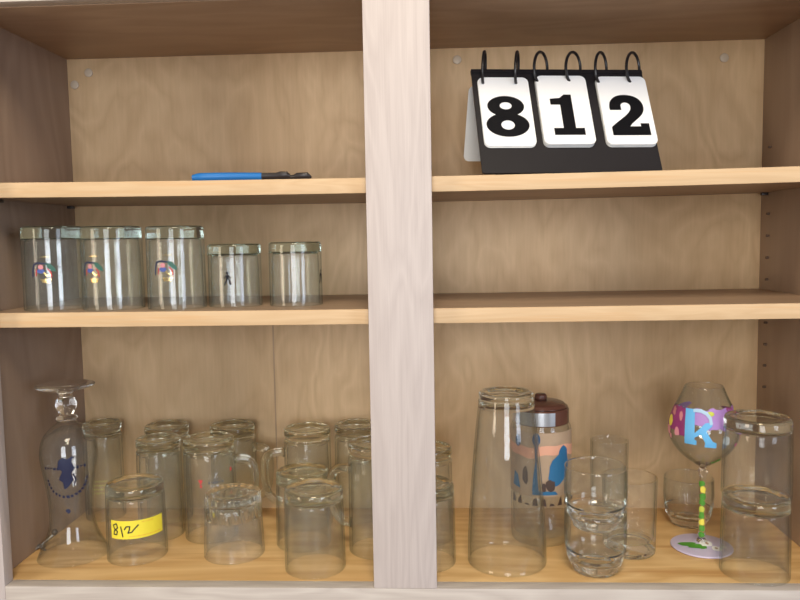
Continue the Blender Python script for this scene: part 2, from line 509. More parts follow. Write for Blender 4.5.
def handle(parent, r, z_hi, z_lo, out, ang, mat, rad=0.0060):
    """mug handle in the vertical plane at angle ang (0 = toward the room)"""
    d = Vector((math.sin(ang), -math.cos(ang), 0))
    P = [(r - .0012, z_hi), (r + out * .35, z_hi + .0005), (r + out * .75, z_hi - .003), (r + out * .97, z_hi - .013),
         (r + out, (z_hi + z_lo) * .5 + .005), (r + out * .9, z_lo + .02), (r + out * .6, z_lo + .006), (r + out * .3, z_lo + .001), (r - .0012, z_lo)]
    S_ = spline(P, 5)
    n = len(S_)
    rads = [rad * (1.25 if i in (0, n - 1) else (1.1 if i in (1, n - 2) else 1)) for i in range(n)]
    bm = bmesh.new(); tube(bm, [d * a + Vector((0, 0, b)) for a, b in S_], rads, 14)
    return finish(bm, 'handle', mat, parent, sharp=60)

def dashes(u0, u1, v, h, n, mi=0, jit=.25, arc=None):
    """a line of tiny illegible marks"""
    out = []; w = (u1 - u0) / n
    for k in range(n):
        u = u0 + w * (k + .5)
        hh = h * random.uniform(.65, 1); ww = w * random.uniform(.5, .8)
        vv = v if arc is None else v + arc(u)
        if random.random() < .5:
            out.append(([(u - ww / 2, vv - hh / 2), (u + ww / 2, vv - hh / 2), (u + ww / 2, vv + hh / 2), (u - ww / 2, vv + hh / 2)], mi))
        else:
            out.append(([(u - ww / 2, vv - hh / 2), (u - ww / 6, vv - hh / 2), (u + ww / 2, vv + hh / 2), (u + ww / 6, vv + hh / 2)], mi))
            out.append(([(u - ww / 2, vv + hh / 2), (u - ww / 2, vv + hh / 6), (u + ww / 2, vv + hh / 6), (u + ww / 2, vv + hh / 2)], mi))
    return out

# --- middle shelf: three tall and two short upturned glasses with printed crests
def crest(kind):
    p = []
    if kind == 'crest':
        p += [(q, 0) for q in stroke([(-.0145, .0055), (-.008, .0078), (-.001, .0070), (.004, .0066)], .0026)]
        p += [(q, 0) for q in stroke([(-.0138, .0058), (-.0163, -.003), (-.0168, -.0115)], .0026)]
        p += [(q, 1) for q in stroke([(-.0105, -.002), (-.0115, -.0105)], .0018)]
        p += [(blob(-.0042, .0018, .0040, .0036, 14), 3), (blob(-.0042, -.0042, .0058, .0034, 14), 2)]
        p += [([(.002, .0080), (.009, .0070), (.0150, .001), (.0172, -.0055), (.0110, -.004), (.005, .001)], 4)]
        p += [(q, 1) for q in stroke([(.0055, -.001), (.0095, -.006), (.0105, -.0125)], .0018)]
        p += [(q, 5) for q in stroke([(.000, -.006), (.003, -.010), (.006, -.011), (.009, -.009)], .0018)]
        for k in range(5):
            p.append((blob(-.0035 + .0030 * k, -.0165 - .001 * (k % 2), .0014, .0015, 8), 5))
        for k in range(4):
            p.append((blob(-.002 + .0030 * k, -.0200, .0013, .0014, 8), 5))
        p += dashes(-.004, .009, .0165, .0015, 6, 5)
    return p
CREST_MATS = [NAVY, REDINK, BLUEINK, PINKINK, GREENINK, GOLD]

def shift(p, du, dv): return [([(u + du, v + dv) for u, v in q], mi) for q, mi in p]

for (x, y, rr, h, fr, lab) in (
    (-0.4497, 0.075, 0.0378, 0.1058, -.32, 'tall upturned glass with printed crest nearest the left wall on the middle shelf'),
    (-0.3716, 0.072, 0.0378, 0.1046, -.62, 'tall upturned crest glass between two others like it on the middle shelf'),
    (-0.2883, 0.070, 0.0362, 0.1034, -.35, 'tall upturned crest glass beside the shorter glasses on the middle shelf')):
    prof, rf = inverted(rr, rr * .985, h, wall=.003, base=.015, edge=.006)
    g = glass_root('drinking_glass', prof, x, y, Z2, GREENGLASS, lab, 'glass', 'upturned glasses on the middle shelf', thick=lambda z: z > h - .0165)
    wrap_polys('printed_crest', [([(u * .85, v * .85 + .0535) for u, v in q], mi) for q, mi in crest('crest')], rf, CREST_MATS, g, facing(x, y) + math.asin(fr))
for (x, y, rr, h, fr, lab) in (
    (-0.2184, 0.090, 0.0340, 0.0797, -.28, 'short upturned glass with tiny black figure at its middle, next to the tall crest glasses'),
    (-0.1396, 0.092, 0.0340, 0.0810, .93, 'short upturned glass at the right end of the row, tiny black figure at its edge')):
    prof, rf = inverted(rr, rr * .99, h, wall=.003, base=.012, edge=.005)
    g = glass_root('drinking_glass', prof, x, y, Z2, GREENGLASS, lab, 'glass', 'upturned glasses on the middle shelf', thick=lambda z: z > h - .0165)
    p = [(blob(0, .0048, .0013, .0014, 10), 0), ([(-.0016, .003), (.0016, .003), (.0012, -.001), (-.001, -.001)], 0)]
    p += [(q, 0) for q in stroke([(-.0005, -.0005), (-.0012, -.003), (-.003, -.006)], .0014)]
    p += [(q, 0) for q in stroke([(.0004, -.0005), (.002, -.0025), (.0028, -.006)], .0014)]
    p += [(q, 0) for q in stroke([(-.0012, .0025), (-.003, -.0005)], .001)] + [(q, 0) for q in stroke([(.0012, .0025), (.0028, .0)], .001)]
    wrap_polys('printed_figure', [([(u * 1.35, v * 1.35 + .037) for u, v in q], mi) for q, mi in p], rf, [INK], g, facing(x, y) + math.asin(fr))

# --- bottom: stemmed beer goblet, upside down
def goblet():
    x, y = -0.4548, 0.0956
    r = empty('beer_goblet', (x, y, ZF + .0003))
    tag(r, 'stemmed beer goblet standing upside down in the left corner, navy emblem on its bowl', 'glass')
    outer = [(.0458, .0005), (.0425, .008), (.0345, .024), (.0292, .042), (.0275, .062), (.0290, .085), (.0320, .108), (.0354, .130), (.0358, .145), (.0322, .161), (.0235, .173), (.0145, .180)]
    so = spline(outer, 5)
    wall = .0018
    inner = [(a - wall, b) for a, b in outer[:-2]] + [(.0185, .1700), (.0100, .1755), (0, .1765)]
    si = spline(inner, 5)
    prof = [(0, .184)] + [(.0085, .184), (.0125, .182)] + so[::-1] + [(so[0][0] - .0009, 0.0)] + si
    bm = bmesh.new(); lathe(bm, prof, 80); finish(bm, 'bowl', WALLS[GLASS], r, sharp=60)
    bm = bmesh.new()
    lathe(bm, spline([(0, .1842), (.010, .1842), (.0135, .1858), (.0138, .1880), (.0115, .1905), (.0085, .1925), (.0105, .1962), (.0132, .2020), (.0136, .2070), (.0118, .2125), (.0088, .2160), (.0084, .2190), (.0095, .2225), (0, .2228)], 4), 56)
    finish(bm, 'stem', STEMGLASS, r, sharp=60)
    bm = bmesh.new()
    lathe(bm, fillet([(0, .2230), (.012, .2232), (.030, .2285), (.0372, .2312), (.0376, .2330), (.034, .2340), (.015, .2322), (0, .2318)], .002), 64)
    finish(bm, 'foot', STEMGLASS, r, sharp=60)
    def rf(v):
        for (a0, b0), (a1, b1) in zip(so, so[1:]):
            if b0 <= v <= b1: return a0 + (a1 - a0) * (v - b0) / max(b1 - b0, 1e-9)
        return .03
    p = dashes(-.031, .026, .1285, .0046, 12)
    p += [(q, 0) for q in stroke([(-.004, .141), (.003, .139), (.010, .1425)], .0016)]
    p += [([(1.35 * u - .001, .122 + 1.25 * (v - .122)) for u, v in [(-.006, .136), (-.002, .139), (.002, .137), (.007, .140), (.006, .133), (.0085, .127), (.005, .121), (.007, .114), (.003, .108), (-.001, .104), (-.002, .112), (-.006, .117), (-.003, .124), (-.007, .129)]], 0)]
    p += [(q, 0) for q in stroke([(-.009, .114), (-.004, .110), (-.003, .101)], .0018)]
    p += [(q, 0) for q in stroke([(.008, .12), (.011, .112), (.008, .104)], .0016)]
    for k in range(15):
        a = PI * (1.06 + .88 * k / 14)
        cx, cy = .0265 * math.cos(a), .116 + .027 * math.sin(a)
        q = blob(cx, cy, .0021, .0026, 4, .25, a + PI / 2 + .8); p.append((q, 0))
    p += [(blob(-.001, .069, .003, .003, 8, .3), 0)]
    wrap_polys('printed_emblem', shift(p, 0, 0), rf, [NAVY], r, facing(x, y) - .12)
goblet()

# --- squat upturned glasses
def squat(x, y, h, rr, lab, root=False, mat=GLASS):
    prof, rf = inverted(rr, rr * .955, h, wall=.0022, base=.014, edge=.005, belly=.0004)
    grp = 'squat upturned glasses'
    if root:
        return glass_root('drinking_glass', prof, x, y, ZF, mat, lab, 'glass', grp, thick=lambda z: z > h - .017), rf
    return tumbler('drinking_glass', prof, x, y, ZF, mat, lab, 'glass', grp, thick=lambda z: z > h - .017), rf

g, rf = squat(-0.3660, 0.0950, 0.1010, 0.0390, 'squat upturned glass wearing a yellow tape label with 812 handwritten', True)
aF = facing(-0.3660, 0.095)
tape = []
z0, z1, u0, u1 = .0365, .0605, -.0360, .0375
nseg = 10
for k in range(nseg):
    a, b = u0 + (u1 - u0) * k / nseg, u0 + (u1 - u0) * (k + 1) / nseg
    tape.append(([(a, z0), (b, z0), (b, z1), (a, z1)], 0))
lb = wrap_polys('tape_label', tape, rf, [YELTAPE], g, aF, .0005)
lb['label'] = 'bright yellow tape label'
zc = .0485
ink = []
for st in ([(-.0275, .0065), (-.0315, .0045), (-.030, .0005), (-.0265, -.002), (-.0275, -.0055), (-.031, -.0055), (-.0305, -.002), (-.0262, .002), (-.0272, .0062)],
           [(-.0225, .0035), (-.0205, -.0075)],
           [(-.0185, .0005), (-.0165, .0035), (-.0130, .0035), (-.0135, .000), (-.0150, -.0035), (-.0115, -.0030), (-.0080, .001), (-.0045, .0045)]):
    ink += [([((u + .032) * 1.25 - .0325, v * 1.2 + zc + .0005) for u, v in q], 0) for q in stroke(st, .0013)]
ink += [([(u, v + zc) for u, v in q], mi) for q, mi in dashes(.006, .022, .0092, .0013, 8, 1)]
ink += [([(u, v + zc) for u, v in q], mi) for q, mi in dashes(-.010, .034, -.0085, .0012, 22, 1)]
wrap_polys('handwriting', ink, rf, [PEN, ORANGEINK], lb, aF, .0009)

squat(-0.1184, 0.0598, 0.1050, 0.0388, 'squat upturned glass in the front row, left of and nearest to the center stile')
squat(0.0250, 0.0767, 0.1050, 0.0375, 'squat upturned glass half hidden by the right edge of the center stile')
squat(-0.1470, 0.1370, 0.1030, 0.0375, 'squat upturned glass standing directly behind the front squat glass near the center stile', mat=MUGGLASS)
squat(0.4313, 0.0485, 0.0985, 0.0402, 'lower of the two stacked upturned glasses at the right end')
o, rf = squat(0.4313, 0.0485, 0.0978, 0.0400, 'upper upturned glass of the stack of two at the right end')
o.location.z = ZF + .0985 + .0007

# pressed glass with cut flutes
prof, rf = inverted(.0402, .0368, .0845, wall=.003, base=.012, edge=.003)
zs_mid = .038
def flutes(a, z, i):
    k = min(max((z - .034) / .016, 0), 1)
    outer = i < len(prof) * .55
    if not outer or z > .0835: return 1.0
    w = abs(math.sin(9 * a + (0.6 if z > .06 else 0)))
    return 1 - .075 * k * (1 - w) ** 1.5 * (1.0 if z < .078 else .5)
fine = []
for (a, b), (c, d) in zip(prof, prof[1:]):
    n = max(1, int(math.hypot(c - a, d - b) / .004))
    fine += [(a + (c - a) * k / n, b + (d - b) * k / n) for k in range(n)]
fine.append(prof[-1]); prof = fine
bm = bmesh.new(); lathe(bm, prof, 144, rmod=flutes); heavy(bm, lambda z: z > .050)
o = finish(bm, 'drinking_glass', [WALLS[CUTGLASS], CUTGLASS], None, sharp=50, loc=(-0.2350, 0.1010, ZF + .0003))
tag(o, 'upturned pressed glass with cut flutes round its base, front row', 'glass')

# --- pint mugs and pint glasses, upturned
def pint(x, y, h, rr, lab, hand=None, zh=.107, cat='glass', out=.024):
    prof, rf = inverted(rr, rr * .965, h, wall=.0032, base=.017, groove=.0022, edge=.005, recess=.004)
    g = glass_root('glass_mug' if hand is not None else 'drinking_glass', prof, x, y, ZF, MUGGLASS, lab, 'mug' if hand is not None else 'glass',
                   'upturned glass mugs' if hand is not None else 'tall upturned glasses at the back', thick=lambda z: z > h - .0235)
    if hand is not None:
        handle(g, rf(zh), zh, zh - .075, out, hand, MUGGLASS)
    return g, rf
g, rf = pint(-0.4735, 0.2370, .1465, .0292, 'narrow upturned glass with yellow lettering in the back left corner, behind the goblet')
p = []
for k in range(4): p += dashes(-.012, .012, .062 - .006 * k, .0028, 9, 0)
wrap_polys('printed_lettering', p, rf, [YELINK], g, facing(-.4735, .237) - .25)
pint(-0.3590, 0.1662, .1415, .0320, 'tall upturned glass directly behind the yellow labelled glass')
pint(-0.3705, 0.2320, .1440, .0338, 'tall upturned glass against the back panel, behind and above the yellow labelled glass')
g, rf = pint(-0.2850, 0.1640, .1425, .0370, 'upturned glass mug with red and black print, behind the cut flute glass', PI / 2 + .12, .1085, out=.027)
p = [([(-.017, .091), (-.010, .091), (-.0125, .085), (-.011, .080), (-.0145, .080), (-.014, .086)], 0)] + [(blob(.0325, .100, .002, .003, 8), 0)]
p += dashes(-.003, .019, .0865, .0042, 8, 1) + dashes(-.001, .016, .0905, .002, 7, 1)
wrap_polys('printed_logo', p, rf, [REDINK, GREYINK], g, facing(-.285, .164))
pint(-0.2690, 0.2315, .1440, .0345, 'upturned glass mug against the back panel, behind the mug with red print', PI / 2 - .05, .1085, out=.022)
pint(-0.1510, 0.2070, .1450, .0350, 'upturned glass mug with ringed base, its handle turned left, near the back panel seam', -PI / 2 + .1, .1080, out=.030)
pint(-0.0820, 0.2320, .1440, .0325, 'tall upturned glass at the back, beside the left edge of the center stile')
pint(-0.0420, 0.1170, .1480, .0388, 'large upturned glass mug partly hidden behind the center stile', -PI / 2 - .15, .1090, out=.026)
pint(0.0285, 0.1540, .1310, .0330, 'tall upturned glass at the back, just right of the center stile')

# --- right half
# tall upturned pilsner glass
def tall_glass():
    outer = [(.0505, .001), (.0500, .03), (.0480, .07), (.0445, .115), (.0405, .160), (.0368, .195), (.0352, .212)]
    so = spline(outer, 5)
    wall = .0024
    inner = spline([(a - wall, b) for a, b in outer[:-1]] + [(.0300, .2050)], 5)
    prof = [(0, .2195), (.022, .2195), (.026, .2225), (.033, .2225), (.0346, .2205), (.0346, .2165), (.0340, .2145)] + so[::-1] + [(.0493, .0)] + inner + [(.027, .2075), (0, .2080)]
    x, y = .1291, .0794
    bm = bmesh.new(); lathe(bm, prof, 80); heavy(bm, lambda z: z > .2045)
    o = finish(bm, 'tall_glass', [WALLS[GLASS], GLASS], None, sharp=60, loc=(x, y, ZF + .0003))
    tag(o, 'very tall upturned clear glass that widens downward, right of the center stile', 'glass')
tall_glass()

# bottle with painted picture
def bottle():
    x, y = .1843, .1590
    r = empty('shaker_bottle', (x, y, ZF + .0003))
    tag(r, 'clear bottle with silver collar, brown lid and peach and blue painted picture', 'bottle')
    R0 = .0412
    prof = fillet([(0, .002), (.030, .0), (R0 - .001, 0), (R0, .010), (R0, .158), (R0 - .0025, .164), (R0 - .0045, .164), (R0 - .003, .156), (R0 - .003, .011), (0, .010)], [0, .002, .003, .004, .004, .001, .001, .004, .004, 0])
    bm = bmesh.new(); lathe(bm, prof, 72); finish(bm, 'bottle_body', WALLS[GLASS], r, sharp=60)
    bm = bmesh.new(); lathe(bm, fillet([(0, .1642), (R0 - .004, .1642), (R0 - .003, .1652), (R0 - .003, .1835), (R0 - .005, .1855), (0, .1858)], .0015), 64)
    finish(bm, 'cap_skirt', BROWNLID, r)
    bm = bmesh.new(); lathe(bm, spline([(0, .1860), (.0340, .1860), (.0342, .1880), (.0310, .1910), (.0230, .1932), (.0140, .1948), (0, .1952)], 4), 64)
    finish(bm, 'lid', BROWNLID, r)
    bm = bmesh.new(); lathe(bm, fillet([(0, .1950), (.0085, .1950), (.0085, .2005), (.0065, .2028), (0, .2035)], .002), 32)
    finish(bm, 'knob', BROWNLID, r)
    a0 = facing(x, y)
    rf = lambda v: R0
    wrap_polys('collar', [([(-.060 + .008 * k, .1655), (-.052 + .008 * k, .1655), (-.052 + .008 * k, .1835), (-.060 + .008 * k, .1835)], 0) for k in range(10)], lambda v: R0 - .003, [STEEL], r, a0, .0006)['label'] = 'silver collar band'
    def band(z0, z1, mi, u0=-.062, u1=.062, n=22, wob=0.0):
        out = []
        for k in range(n):
            a, b = u0 + (u1 - u0) * k / n, u0 + (u1 - u0) * (k + 1) / n
            w = lambda u: wob * math.sin(u * 75) + wob * .5 * math.sin(u * 190 + 1)
            out.append(([(a, z0 + w(a)), (b, z0 + w(b)), (b, z1 + w(a + .4 * (b - a)) * .6), (a, z1 + w(a) * .6)], mi))
        return out
    wrap_polys('picture_ground', band(.070, .1575, 1), rf, [PEACH, TAN], r, a0, .0004)
    p = band(.1255, .1390, 0, wob=.0028)
    wrap_polys('peach_band', p, rf, [PEACH], r, a0, .0008)
    p = [(blob(.026, .098, .0145, .024, 18, .06, -.35), 0), (blob(.033, .118, .008, .012, 12, .06), 0)]
    p += [([(-.012, .068), (-.0025, .068), (-.0045, .085), (-.0055, .108), (-.0075, .108), (-.010, .090)], 0)]
    p += [([(-.045, .072), (-.030, .070), (-.034, .088), (-.041, .092)], 0)]
    p += [(blob(-.006, .1395, .0055, .009, 14), 1), ([(-.0085, .132), (-.0035, .132), (-.0045, .108), (-.0075, .108)], 1)]
    p += [(blob(-.034, .135, .005, .008, 12), 1)]
    p += [([(-.010, .0705), (.020, .0685), (.024, .0640), (-.012, .0640)], 0)]
    wrap_polys('blue_pattern', shift(p, 0, .009), rf, [SKYBLUE, DEEPBLUE], r, a0, .0012)
    p = [(blob(.013, .077, .006, .009, 12, .2), 0), (blob(.004, .074, .003, .006, 10, .2), 0), (blob(-.022, .090, .005, .012, 10, .2), 0)]
    for k in range(9):
        p.append(([(-.046 + .0115 * k, .049), (-.0385 + .0115 * k, .049), (-.040 + .0115 * k, .057 + .006 * math.sin(k * 2.3)), (-.0445 + .0115 * k, .056 + .005 * math.cos(k * 1.7))], 0))
    wrap_polys('dark_pattern', shift(p, 0, .009), rf, [DARKBROWN], r, a0, .0016)
bottle()

# two stacked barrel tumblers, upright
def barrel_profile(s=1.0):
    o_ = spline([(.0278, .0040), (.0322, .0115), (.0352, .0200), (.0372, .0320), (.0385, .0480), (.0382, .0640), (.0378, .0765)], 5)
    i_ = spline([(.0366, .0765), (.0368, .0640), (.0370, .0480), (.0356, .0330), (.0328, .0220), (.0250, .0140), (.012, .0122), (0, .012)], 5)
    prof = [(0, .0025), (.020, .0022), (.0225, .0002), (.0262, .0002), (.0275, .0015)] + o_ + [(.0372, .0772)] + i_
    return [(a * s, b * s) for a, b in prof]
tumbler('tumbler', barrel_profile(), .2372, .0545, ZF, FINEGLASS, 'lower upright barrel tumbler with another one nested in it', 'glass', 'barrel tumblers', thick=lambda z: z < .030 or z > .0762)
tumbler('tumbler', barrel_profile(), .2372, .0545, ZF + .0565, FINEGLASS, 'upper upright barrel tumbler sitting inside the one below', 'glass', 'barrel tumblers', thick=lambda z: z < .030 or z > .0762)
tumbler('tumbler', barrel_profile(.9), .4040, .2080, ZF, FINEGLASS, 'upright barrel tumbler standing behind the painted wine glass', 'glass', 'barrel tumblers', thick=lambda z: z < .024 or z > .0685)

def upright(r_rim, r_base, h, wall=.002, base=.012):
    out = [(0, .002), (r_base * .7, .002), (r_base * .8, 0), (r_base, 0), (r_base + (r_rim - r_base) * .5, h * .5), (r_rim, h), (r_rim - wall, h), (r_base + (r_rim - r_base) * .5 - wall, h * .5), (r_base - wall * 1.2, base), (0, base - .001)]
    return fillet(out, [0, .001, .001, .003, .01, .0009, .0009, .01, .005, 0])
tumbler('tumbler', upright(.0352, .0335, .1010, base=.0165), .2945, .1130, ZF, GLASS, 'upright straight tumbler with thick base, right behind the nested barrel tumblers', 'glass', thick=lambda z: z < .0175 or z > .1002)
tumbler('tumbler', upright(.0262, .0250, .1310), .2845, .1850, ZF, GLASS, 'thin tall upright glass behind the straight tumbler, only its rim showing', 'glass', thick=lambda z: z < .013 or z > .1302)

# painted wine glass
def wine():
    x, y = .3934, .1235
    r = empty('wine_glass', (x, y, ZF + .0003))
    tag(r, 'painted wine glass with light blue letter R, flowers and a green leafy stem', 'glass')
    outer = [(.0040, .1090), (.0085, .1130), (.0200, .1210), (.0330, .1330), (.0420, .1480), (.0440, .1620), (.0415, .1780), (.0355, .1930), (.0285, .2080), (.0240, .2190)]
    so = spline(outer, 5)
    inner = spline([(.0230, .2190), (.0275, .2080), (.0343, .1930), (.0402, .1780), (.0426, .1620), (.0406, .1485), (.0318, .1345), (.0190, .1226), (.0080, .1152), (0, .1140)], 5)
    bm = bmesh.new(); lathe(bm, [(0, .1085), (.0030, .1085)] + so + [(.0235, .2196)] + inner, 80); heavy(bm, lambda z: z > .2184 or z < .114)
    finish(bm, 'bowl', [WALLS[FINEGLASS], FINEGLASS], r, sharp=60)
    bm = bmesh.new()
    lathe(bm, [(0, .0078)] + spline([(.0070, .0078), (.0052, .0130), (.0044, .0250), (.0042, .06), (.0042, .085), (.0044, .0980), (.0062, .1030), (.0060, .1050), (.0040, .1082)], 4) + [(0, .1084)], 32)
    stem = finish(bm, 'stem', FINEGLASS, r, sharp=60)
    bm = bmesh.new(); lathe(bm, fillet([(0, 0), (.0385, 0), (.0398, .0012), (.0385, .0026), (.018, .0048), (.0075, .0076), (0, .0076)], .002), 72)
    foot = finish(bm, 'foot', PALELILAC, r, sharp=60); foot['label'] = 'lilac painted foot'
    a0 = facing(x, y)
    def rf(v):
        for (a, b), (c, d) in zip(so, so[1:]):
            if b <= v <= d: return a + (c - a) * (v - b) / max(d - b, 1e-9)
        return .03
    def blk(u0, u1, v0, v1, mi, rough=.001):
        n = 5; top = [(u1 + (u0 - u1) * k / n, v1 + random.uniform(-rough, rough)) for k in range(n + 1)]
        bot = [(u0 + (u1 - u0) * k / n, v0 + random.uniform(-rough, rough)) for k in range(n + 1)]
        return (bot + top, mi)
    # background patches of the painted band (it runs round the bowl)
    p = []
    p += [blk(-.064, -.040, .163, .194, 0, .002), blk(-.040, -.018, .160, .194, 0, .002)]
    p += [blk(.006, .030, .170, .195, 1, .002), blk(.030, .052, .176, .195, 1, .002), blk(-.018, .006, .176, .194, 1, .002)]
    p += [blk(.030, .060, .190, .196, 0, .001), blk(.060, .100, .166, .188, 0, .002), blk(-.105, -.070, .162, .188, 1, .002)]
    wrap_polys('painted_ground', p, rf, [PURPLE, LILAC], r, a0, .0004)
    fl = []
    fl += [(blob(-.052, .1700, .0062, .0075, 14, .06), 0), (blob(-.056, .1580, .0060, .0060, 12, .15), 1), (blob(-.045, .1830, .0045, .0050, 12, .2), 2)]
    fl += [(blob(-.036, .1590, .0045, .0060, 12, .2), 1), (blob(-.050, .1500, .0035, .0040, 10, .2), 1), (blob(-.030, .1800, .0030, .0060, 10, .2), 2)]
    fl += [(blob(.036, .1805, .0062, .0066, 12, .2), 3), (blob(.043, .1765, .0045, .0050, 12, .2), 3), (blob(.055, .1860, .0056, .0052, 14, .05), 0)]
    fl += [(blob(.029, .1520, .0056, .0060, 12, .15), 4), (blob(.048, .1440, .0028, .0030, 10, .1), 3), (blob(.065, .1500, .0040, .0055, 10, .2), 3), (blob(.060, .1580, .0030, .0030, 10, .1), 3)]
    fl += [(blob(.008, .1860, .0045, .0035, 12, .2), 5), (blob(.030, .1640, .0040, .0040, 10, .3), 6)]
    FM = [YELLOWP, PINKP, PINKINK, MAGENTA, WHITEP, LIMEP, TAN]
    for q, mi in shift(fl, 0, .004):
        wrap_polys('painted_flower', [(q, 0)], rf, [FM[mi]], r, a0, .0009)
    # slab capital R
    v0, v1 = .1500, .1965
    K = [[(-.0215, v0), (-.0035, v0), (-.0035, v0 + .006), (-.0065, v0 + .007), (-.0065, v1 - .002), (-.0210, v1 - .002), (-.0210, v1 - .007), (-.0170, v1 - .008), (-.0170, v0 + .007), (-.0215, v0 + .006)],
         [(-.0065, v0 + .0155), (.0085, v0 + .0290), (.0175, v0 + .0300), (.0180, v0 + .0255), (.0075, v0 + .0170), (-.0065, v0 + .0095)],
         [(.0000, v0 + .0185), (.0085, v0 + .0210), (.0190, v0 + .0060), (.0245, v0 + .0040), (.0240, v0 - .003), (.0075, v0 - .002), (.0085, v0 + .004)]]
    wrap_polys('painted_letter', [([(u * .86 - .005, v) for u, v in q], 0) for q in K], rf, [KBLUE], r, a0, .0015)['label'] = 'light blue letter R'
    wrap_polys('letter_bowl', [([(u * .86 - .005, v) for u, v in q], 0) for q in stroke([(-.0075, v1 - .0035), (.002, v1 - .0032), (.0095, v1 - .0060), (.0150, v1 - .0115), (.0165, v0 + .0285)], .0042)], rf, [PALEBLUE], r, a0, .0017)['label'] = 'pale upper bowl of the letter R'
    # leaves painted up the stem and below the bowl
    sf = lambda v: .0047
    lv = []
    for k in range(9):
        v = .018 + k * .0088
        lv.append((blob(random.uniform(-.001, .001), v, .0042, .0048, 10, .25, random.uniform(-.6, .6)), (0, 0, 1, 0, 2)[k % 5]))
    wrap_polys('leaf_pattern', lv, sf, [GREENP, YELLOWP, LIMEP], r, a0, .0003)
    wrap_polys('bowl_leaf', [(blob(.020, .1250, .0052, .0022, 10, .1, .5), 0), (blob(.013, .1215, .0035, .0017, 10, .1, .2), 0)], rf, [GREENP], r, a0, .0006)
    # picture on the foot: leaf and white flowers, lying on its upper side
    def top(rad): return .0026 + (.0400 - rad) * .1 + .0010
    bm = bmesh.new()
    for cx, cy, rx, ry, rot, mi in ((-.0205, -.006, .010, .0045, -.4, 0), (-.012, -.015, .0085, .0038, -.15, 0), (-.004, -.0185, .005, .003, 0, 0),
                                    (.003, -.0105, .0075, .0055, .4, 1), (.014, -.0215, .0065, .0050, -.3, 1), (.004, -.0115, .002, .002, 0, 2), (.013, -.0205, .0018, .0018, 0, 2), (.025, -.015, .003, .003, 0, 1)):
        t = bmesh.new(); pts = blob(cx, cy + .003, rx * 1.15, ry * 1.3, 16, .12, rot)
        t.faces.new([t.verts.new((u, v, 0)) for u, v in pts])
        bmesh.ops.poke(t, faces=t.faces)
        for v in t.verts:
            rad = math.hypot(v.co.x, v.co.y)
            z = (.0026 + (.040 - rad) * .1) if rad > .018 else .0048 + (.018 - rad) * .28
            v.co.z = z + .0005 + .0002 * mi
        merge(bm, t, mi)
    finish(bm, 'painted_blossom', [GREENP, WHITEP, TAN], foot)
wine()

# small metal clip lying in the left corner
r = empty('metal_clip', (-0.5040, 0.116, ZF + .0003)); tag(r, 'small dull metal clip with a black knob lying on the cabinet bottom beside the goblet', 'clip')
bm = bmesh.new()
tube(bm, [(-.010, -.012, .0018), (-.006, -.004, .004), (-.002, .004, .0075), (.003, .010, .012), (.0055, .012, .0150)], [.0014, .0018, .0018, .0016, .0014], 10)
tube(bm, [(-.006, -.004, .004), (-.001, -.010, .0030), (.005, -.013, .0016)], [.0018, .0016, .0013], 10)
add_box(bm, -.0105, -.0005, -.008, .000, .0016, .0052, .0008)
finish(bm, 'clip_body', CLIPSTEEL, r)
bm = bmesh.new(); lathe(bm, spline([(0, .0128), (.0030, .0136), (.0042, .0166), (.0030, .0196), (0, .0204)], 4), 20, c=(.0058, .0125)); finish(bm, 'knob', PIN, r)

# ------------------------------------------------------------------ blue and black tool on the upper shelf
r = empty('slim_tool', (-0.185, 0.06, Z1 + sag1(-0.185) + .0003)); tag(r, 'slim tool with blue handle and black end lying flat on the upper shelf', 'tool')
bm = bmesh.new()
pts, rad = [], []
for k in range(17):
    t = k / 16
    pts.append((-.0745 + .087 * t, .004 * math.sin(t * 2), .0056 + .0006 * math.sin(t * PI)))
    rad.append(.0056 * (0.62 if k == 0 else (0.9 if k == 1 else 1)) * (1 - .12 * t))
tube(bm, pts, rad, 16, flat=1.3); finish(bm, 'handle', BLUEPL, r)['label'] = 'blue handle'
bm = bmesh.new()
tube(bm, [(.0125, .003, .0056), (.030, .003, .0056), (.036, .003, .0062), (.044, .002, .0062), (.048, .002, .0050)], [.0044, .0043, .0050, .0046, .0022], 12, flat=1.4)
tube(bm, [(.048, .002, .0046), (.0525, .001, .0040), (.057, .001, .0050), (.070, 0, .0052), (.0745, 0, .0042)], [.0022, .0028, .0040, .0040, .0012], 12, flat=1.4)
finish(bm, 'shaft', BLACKTOOL, r)['label'] = 'black shaft'

# ------------------------------------------------------------------ flip number sign
YAW, LEAN = 0.1392, 0.4557
SX, SY = 0.1121, 0.0398
sign = empty('flip_number_sign', (SX, SY, 0.0842), YAW)
tag(sign, 'black tabletop flip sign showing 812 on white cards, standing on the upper shelf', 'sign')
PU0, PU1, PT = -0.0136, 0.2102, 0.1515
sL, cL = math.sin(LEAN), math.cos(LEAN)
def F(u, v, w=0.0):
    """front board: u right, v up the slope, w out of its face"""
    return Vector((u, sL * v - cL * w, cL * v + sL * w))
APEX = F(0, PT)
def Bk(u, v, w=0.0):
    """rear board: v down from the ridge, w out of its rear face"""
    return Vector((u, APEX.y + .0025 + sL * v + cL * w, APEX.z - cL * v + sL * w))

def slab(bm, poly, fn, w0, w1, mi=0, rim=None):
    """extruded outline on a board"""
    n = len(poly)
    a = [bm.verts.new(fn(u, v, w0)) for u, v in poly]; b = [bm.verts.new(fn(u, v, w1)) for u, v in poly]
    fs = [bm.faces.new(a[::-1]), bm.faces.new(b)]
    for k in range(n):
        f = bm.faces.new((a[k], a[(k + 1) % n], b[(k + 1) % n], b[k])); fs.append(f)
        if rim is not None: f.material_index = rim
    for f in fs[:2]: f.material_index = mi
    bmesh.ops.recalc_face_normals(bm, faces=fs)

